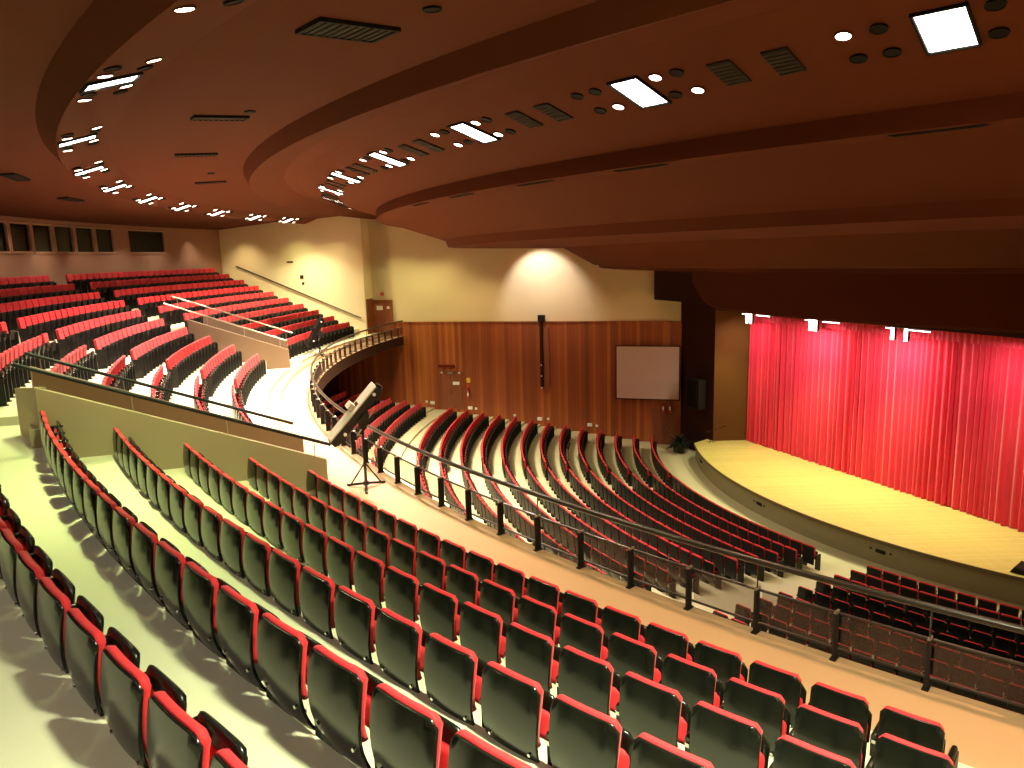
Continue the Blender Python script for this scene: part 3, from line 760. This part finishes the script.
for s0, lb, faces in ((1.0, 'leftmost floodlight bar above the red stage curtain', (.05, .32)), (5.35, 'middle floodlight bar above the red stage curtain', (.0, .16, .32)), (9.75, 'twin-faced floodlight bar above the curtain nearest the camera side', (.0, .62))):
    c = CUR+pd*s0+pn*1.05
    o = thing('stage_floodlight', lb, 'floodlight', (c.x, c.y, 7.35), PD)
    b = MB(); b.tube([(-.35, 0, .52), (2.2, 0, .52)], .025, 8); b.build('hanging_bar', M['black'], o)
    for x in faces:
        b = MB(); b.box((x, .06, .22), (.16, .12, .50)); b.build('housing', M['black'], o)
        b = MB(); b.box((x, -.012, .22), (.15, .02, .48)); b.build('lamp_face', M['floodglow'], o)
    b = MB(); b.tube([(-.3, -.03, .42), (-.02, -.03, .42)], .018, 8); b.tube([(.75, -.03, .42), (1.7, -.03, .42)], .018, 8); b.build('tube_lamp', M['floodglow'], o)
    b = MB(); b.box((.7, .03, .47), (2.0, .10, .04)); b.build('reflector', M['pale'], o)

# ------------------------------------------------------------------ ceiling fittings
def slope(R):
    return math.atan2(cz(R-.2)-cz(R+.2), .4)
def ceiling_obj(name, mb_parts, R, a, label, cat, group=None, drop=.0, tilt=None):
    o = thing(name, label, cat, P(R+shift(R, a)*(1 if R > 36.5 else 0), a, cz(R)-drop), 0, group)
    o.rotation_euler = (Matrix.Rotation(rad(a+180), 4, 'Z') @ Matrix.Rotation(-(slope(R) if tilt is None else tilt), 4, 'Y')).to_euler()
    for nm, me in mb_parts: link(nm, me, o)
    return o
pf = MB()
for x in (-.42, .42): pf.box((x, 0, -.01), (.03, .54, .05))
for y in (-.26, .26): pf.box((0, y, -.01), (.86, .03, .05))
PF = pf.mesh('panel_frame', M['can']); pg = MB(); pg.box((0, 0, -.006), (.80, .48, .012)); PG = pg.mesh('diffuser', M['panelglow'])
def ring_mesh(r, lit):
    b = MB(); b.loft([[Vector((q*cos(k*pi/8), q*sin(k*pi/8), z)) for k in range(16)] for q, z in ((r*.8, .0), (r*.82, -.02), (r, -.025), (r, .0))]); rg = b.mesh('trim_ring', M['ceil'] if lit else M['can'])
    b = MB(); b.tube([(0, 0, -.006), (0, 0, -.016)], r*.8, 16); return rg, b.mesh('lens', M['spotglow'] if lit else M['can'])
RG, LENS = ring_mesh(.105, True); DARKRG, DARKLENS = ring_mesh(.10, False)
gr = MB(); gr.box((0, 0, -.012), (.60, .34, .024))
for k in range(7): gr.box((-.26+k*.087, 0, -.028), (.03, .32, .012))
GR = gr.mesh('grille_face', M['grille'])
ORDR = ['', 'nearest', 'second', 'third', 'fourth', 'fifth', 'sixth', 'seventh', 'eighth', 'ninth', 'tenth', 'eleventh']
C2 = [228.2, 221.8, 215.25, 208.7, 202.1, 195.4, 188.8, 182.2]
LIT2 = {0: (0, 5), 1: (2, 5, 7), 2: (0, 2, 4, 6)}
spots = []
for i, a in enumerate(C2):
    nm = ORDR[i+1]
    ceiling_obj('ceiling_light_panel', (('panel_frame', PF), ('diffuser', PG)), 35.78, a+.12, '%s bright rectangular light panel in the inner ceiling ring' % nm, 'ceiling light', 'light panels of the inner ring')
    for j, (R, d) in enumerate([(36.06, -1.45), (36.06, -.85), (36.06, .90), (36.06, 1.45), (35.54, -1.45), (35.54, -.85), (35.54, .85), (35.54, 1.45)]):
        lit = j in LIT2.get(i, (0, 2, 5, 7)) if i != 1 else j in (2, 5, 7)
        if i == 0: lit = j in (0,)
        pos = '%s of %s inner-ring panel, %s side, %s' % ('far' if d < 0 else 'near', nm, 'balcony' if R > 35.8 else 'stage', 'farther out' if abs(d) > 1 else 'beside it')
        ceiling_obj('downlight', (('trim_ring', RG if lit else DARKRG), ('lens', LENS if lit else DARKLENS)), R, a+d, ('lit' if lit else 'dark')+' round downlight '+pos, 'downlight', 'downlights of the inner ring')
        if lit: spots.append((R, a+d))
    for d, w in ((-3.95, 'farther'), (-2.75, 'nearer')):
        if i < 7:
            ceiling_obj('ceiling_grille', (('grille_face', GR),), 35.79, a+d, 'grey ceiling grille beyond the %s inner-ring panel, %s of the pair' % (nm, w), 'grille', 'grilles of the inner ring')
C1 = [223.4, 217.25, 210.2, 203.5, 197.4, 191.2, 185.3, 179.6, 173.6, 168.3]
for i, a in enumerate(C1):
    nm = ORDR[i+1]
    if i > 0: ceiling_obj('ceiling_light_panel', (('panel_frame', PF), ('diffuser', PG)), 42.08, a, '%s bright rectangular light panel in the outer ceiling ring' % ORDR[i], 'ceiling light', 'light panels of the outer ring').scale = (.78, 1, 1)
    for j, (R, d) in enumerate([(42.25, -1.35), (42.25, -.78), (42.25, .78), (42.25, 1.35), (41.8, -1.35), (41.8, -.78), (41.8, .78), (41.8, 1.35)]):
        if i == 0 and j not in (0, 4): continue
        lit = j in (0, 2, 5, 7)
        pos = '%s of %s outer-ring panel, %s side, %s' % ('far' if d < 0 else 'near', nm if i == 0 else ORDR[i], 'wall' if R > 42 else 'stage', 'farther out' if abs(d) > 1 else 'beside it')
        if i == 0: pos = 'before the nearest outer-ring panel at the picture top, '+('wall side' if j == 0 else 'stage side')
        ceiling_obj('downlight', (('trim_ring', RG if lit else DARKRG), ('lens', LENS if lit else DARKLENS)), R, a+d, ('lit' if lit else 'dark')+' round downlight '+pos, 'downlight', 'downlights of the outer ring')
        if lit: spots.append((R, a+d))
vt = MB(); vt.box((0, 0, -.015), (1, 1, .03)); 
for k in range(9): vt.box((-.4+k*.1, 0, -.035), (.035, .92, .014))
VT = vt.mesh('grille_face', M['grille']); vf = MB()
for x in (-.5, .5): vf.box((x, 0, -.02), (.05, 1.05, .05))
for y in (-.5, .5): vf.box((0, y, -.02), (1.05, .05, .05))
VF = vf.mesh('vent_frame', M['can'])
for R, a, sx, sy, lb in ((40.22, 221.1, .95, .56, 'large square dark air vent in the ceiling'), (39.89, 212.5, .9, .32, 'long dark air vent beyond the large square ceiling vent'),
                         (39.71, 205.1, .9, .30, 'narrow ceiling vent third along the ceiling ring'), (39.53, 195.3, .9, .30, 'smallest narrow ceiling vent farthest along the ring'),
                         (44.1, 200.0, .32, 1.5, 'dark slot vent near the left edge above the control room'), (44.6, 191.0, .32, 1.5, 'dark slot vent farther along above the control room')):
    o = ceiling_obj('ceiling_vent', (('grille_face', VT), ('vent_frame', VF)), R, a, lb, 'vent'); o.scale = (sx, sy, 1)
for R, a, lb in ((39.85, 222.63, 'dark round can light near the large square vent'), (39.53, 213.4, 'small dark round can near the long ceiling vent'), (39.34, 198.9, 'tiny dark round can near the smallest ceiling vent')):
    ceiling_obj('downlight', (('trim_ring', DARKRG), ('lens', DARKLENS)), R, a, lb, 'downlight')
for R, a, lb in ((34.1, 219.5, 'first'), (34.1, 214.5, 'second'), (34.1, 209.0, 'third'), (34.1, 204.0, 'fourth'), (34.1, 227.6, 'last')):
    o = ceiling_obj('ceiling_slot', (('grille_face', GR),), 33.97, a, 'thin dark slot diffuser under the ceiling step, %s counted towards the far wall' % lb if lb != 'last' else 'thin dark slot diffuser under the ceiling step at the right edge', 'vent', tilt=0.0); o.scale = (.22, 3.4, .6)

# ------------------------------------------------------------------ light
def lamp(kind, name, loc, target, energy, col, **k):
    d = bpy.data.lights.new(name, kind); d.energy = energy; d.color = col
    for a, v in k.items(): setattr(d, a, v)
    o = bpy.data.objects.new(name, d); COL.objects.link(o); o.location = loc
    o.rotation_euler = (Vector(target)-Vector(loc)).to_track_quat('-Z', 'Y').to_euler()
    return o
GAIN = .62; DEEP = (1, .64, .36); GREEN = (.82, 1.0, .42); WARM = (1.0, .76, .50); PINK = (1.0, .82, .66); YEL = (1.0, .93, .46); NEUT = (1, .88, .60)
E1 = (560, 480, 340, 780, 1080, 1100, 1100, 900, 900, 800)
E2 = (110, 220, 520, 1600, 2600, 3000, 2900, 2700)
K1 = (GREEN, GREEN, GREEN, NEUT, PINK, PINK, PINK, NEUT, NEUT, NEUT)
K2 = (DEEP, DEEP, WARM, PINK, PINK, NEUT, NEUT, NEUT)
for R, a in spots:                      # a beam from every lit downlight
    ring, E_, K_ = (C1, E1, K1) if R > 40 else (C2, E2, K2)
    i = min(range(len(ring)), key=lambda k: abs(ring[k]-a))
    n = sum(1 for r, b in spots if (r > 40) == (R > 40) and min(range(len(ring)), key=lambda k: abs(ring[k]-b)) == i)
    lamp('SPOT', 'downlight_beam', P(R, a, cz(R)-.05), P(R+(.8 if R > 40 else -.8), a, 5), E_[i]/n*GAIN*.34, K_[i], spot_size=rad(124), spot_blend=.6, shadow_soft_size=.09)
for ring, R, E_, K_ in ((C1[1:], 42.08, E1[1:], K1[1:]), (C2, 35.78, E2, K2), ((229.9, 236.2), 42.08, (1100, 1600), ((.92, 1, .66), (1, .92, .84))), ((234.8,), 35.78, (500,), (DEEP,))):
    for i, a in enumerate(ring):        # the soft light of the panels
        p = P(R, a, cz(R)-.06)
        lamp('AREA', 'panel_glow', p, p+Vector((0, 0, -1)), E_[i]*GAIN*.95, K_[i], shape='RECTANGLE', size=.5, size_y=.5, spread=rad(112))
for a, e, c in ((176, 330, YEL), (192, 300, GREEN), (208, 240, GREEN), (222, 140, YEL)):   # spots just below the ceiling, aimed at the front stalls
    lamp('SPOT', 'front_stalls_light', P(27.5, a, 11.2), P(23, a, 0), e, c, spot_size=rad(90), spot_blend=.9, shadow_soft_size=.2)
for s, e in ((1.3, 400), (5.6, 850), (10.0, 950), (14.6, 420), (18, 260)):   # stage floods behind the lintel
    c = CUR+pd*s+pn*1.55; t = CUR+pd*s+pn*.2
    lamp('AREA', 'stage_flood', (c.x, c.y, 7.36), (t.x, t.y, 2.4), e*.22, (1, .78, .74), shape='RECTANGLE', size=1.0, size_y=.07)
    t2 = CUR+pd*s+pn*3.0
    lamp('SPOT', 'stage_floor_light', (c.x, c.y, 7.75), (t2.x, t2.y, SZ), e*1.7, (.95, 1, .42), spot_size=rad(96), spot_blend=.7, shadow_soft_size=.25)
def wash_wall(t, off, z, tz, e, c, size=70, tt=None, blend=1.0, toff=None):
    lamp('SPOT', 'wall_wash', wl(t, off, z), wl(tt if tt is not None else t, off+.8 if toff is None else toff, tz), e, c, spot_size=rad(size), spot_blend=blend, shadow_soft_size=.08)
wash_wall(9.1, -2.1, 11.12, 9.35, 520, (1, .86, .80), 94, blend=.5, toff=0, tt=9.3)
wash_wall(-9.4, -2.6, 12.9, 9.5, 260, (1, .80, .42), 110)
wash_wall(-5.6, -2.9, 13.2, 9.2, 300, (.92, 1, .38), 110)
wash_wall(-3.2, -2.9, 13.2, 8.4, 340, (1, .84, .42), 110)
wash_wall(.6, -2.4, 12.4, 7.6, 400, (.95, 1, .44), 115)
wash_wall(3.0, -2.4, 12.2, 6.0, 520, (1, .88, .40), 120)
wash_wall(6.0, -2.6, 11.2, 4.0, 400, (1, .74, .38), 120)  # this and the two below: wash added to brighten the board wall
wash_wall(10.5, -2.6, 11.0, 4.0, 290, (1, .70, .36), 120)
wash_wall(14.5, -2.6, 10.0, 6.0, 80, (1, .70, .36), 120)
for a, R in ((168, 38.6), (173, 39.0), (178, 39.0)):        # small lamps in the soffit under the balcony
    lamp('SPOT', 'soffit_lamp', P(R, a, 5.62), P(R-.8, a, 1.9), 60, (1, .78, .55), spot_size=rad(130), spot_blend=.6, shadow_soft_size=.08)
for a in (186.2, 183.4, 177.6, 173.4, 168.5):
    lamp('SPOT', 'back_wall_washer', P(RB-.75, a, 12.9), P(RB-.2, a, 10.6), 60, (1, .80, .58), spot_size=rad(85), spot_blend=.8, shadow_soft_size=.05)
for a in (168, 172, 176, 180, 184, 188, 192, 198, 204, 210, 216, 221, 226, 231, 236):      # fill spots added over the rearmost rows, along the back-wall pots
    lamp('SPOT', 'rear_fill_spot', P(47.2, a, 12.95), P(46.6, a, 9), 170 if a < 195 else 135, (1, .86, .66) if a < 200 else (1, .95, .84), spot_size=rad(125), spot_blend=.6, shadow_soft_size=.15)
w = bpy.data.worlds.new('hall_air'); SC.world = w; w.use_nodes = True
w.node_tree.nodes['Background'].inputs['Color'].default_value = (1, .78, .55, 1)
w.node_tree.nodes['Background'].inputs['Strength'].default_value = .02

# ------------------------------------------------------------------ camera and view
cd = bpy.data.cameras.new('camera'); cam = bpy.data.objects.new('camera', cd); COL.objects.link(cam)
cd.sensor_width = 36; cd.lens = F_PX*36/1024; cd.clip_end = 300
X = Vector((1, 0, 0)); U = Vector((0, sin(PT), cos(PT))); F = Vector((0, cos(PT), -sin(PT)))
r_ = X*cos(RL)+U*sin(RL); u_ = -X*sin(RL)+U*cos(RL)
m = Matrix((r_, u_, -F)).transposed().to_4x4(); m.translation = CAM
cam.matrix_world = m; SC.camera = cam
SC.view_settings.view_transform = 'Standard'; SC.view_settings.look = 'None'; SC.view_settings.gamma = 1
SC.view_settings.use_curve_mapping = False; SC.view_settings.exposure = 0.0
SC.cycles.use_denoising = True; SC.cycles.max_bounces = 8; SC.cycles.diffuse_bounces = 5; SC.cycles.transparent_max_bounces = 12
SC.cycles.sample_clamp_indirect = 6
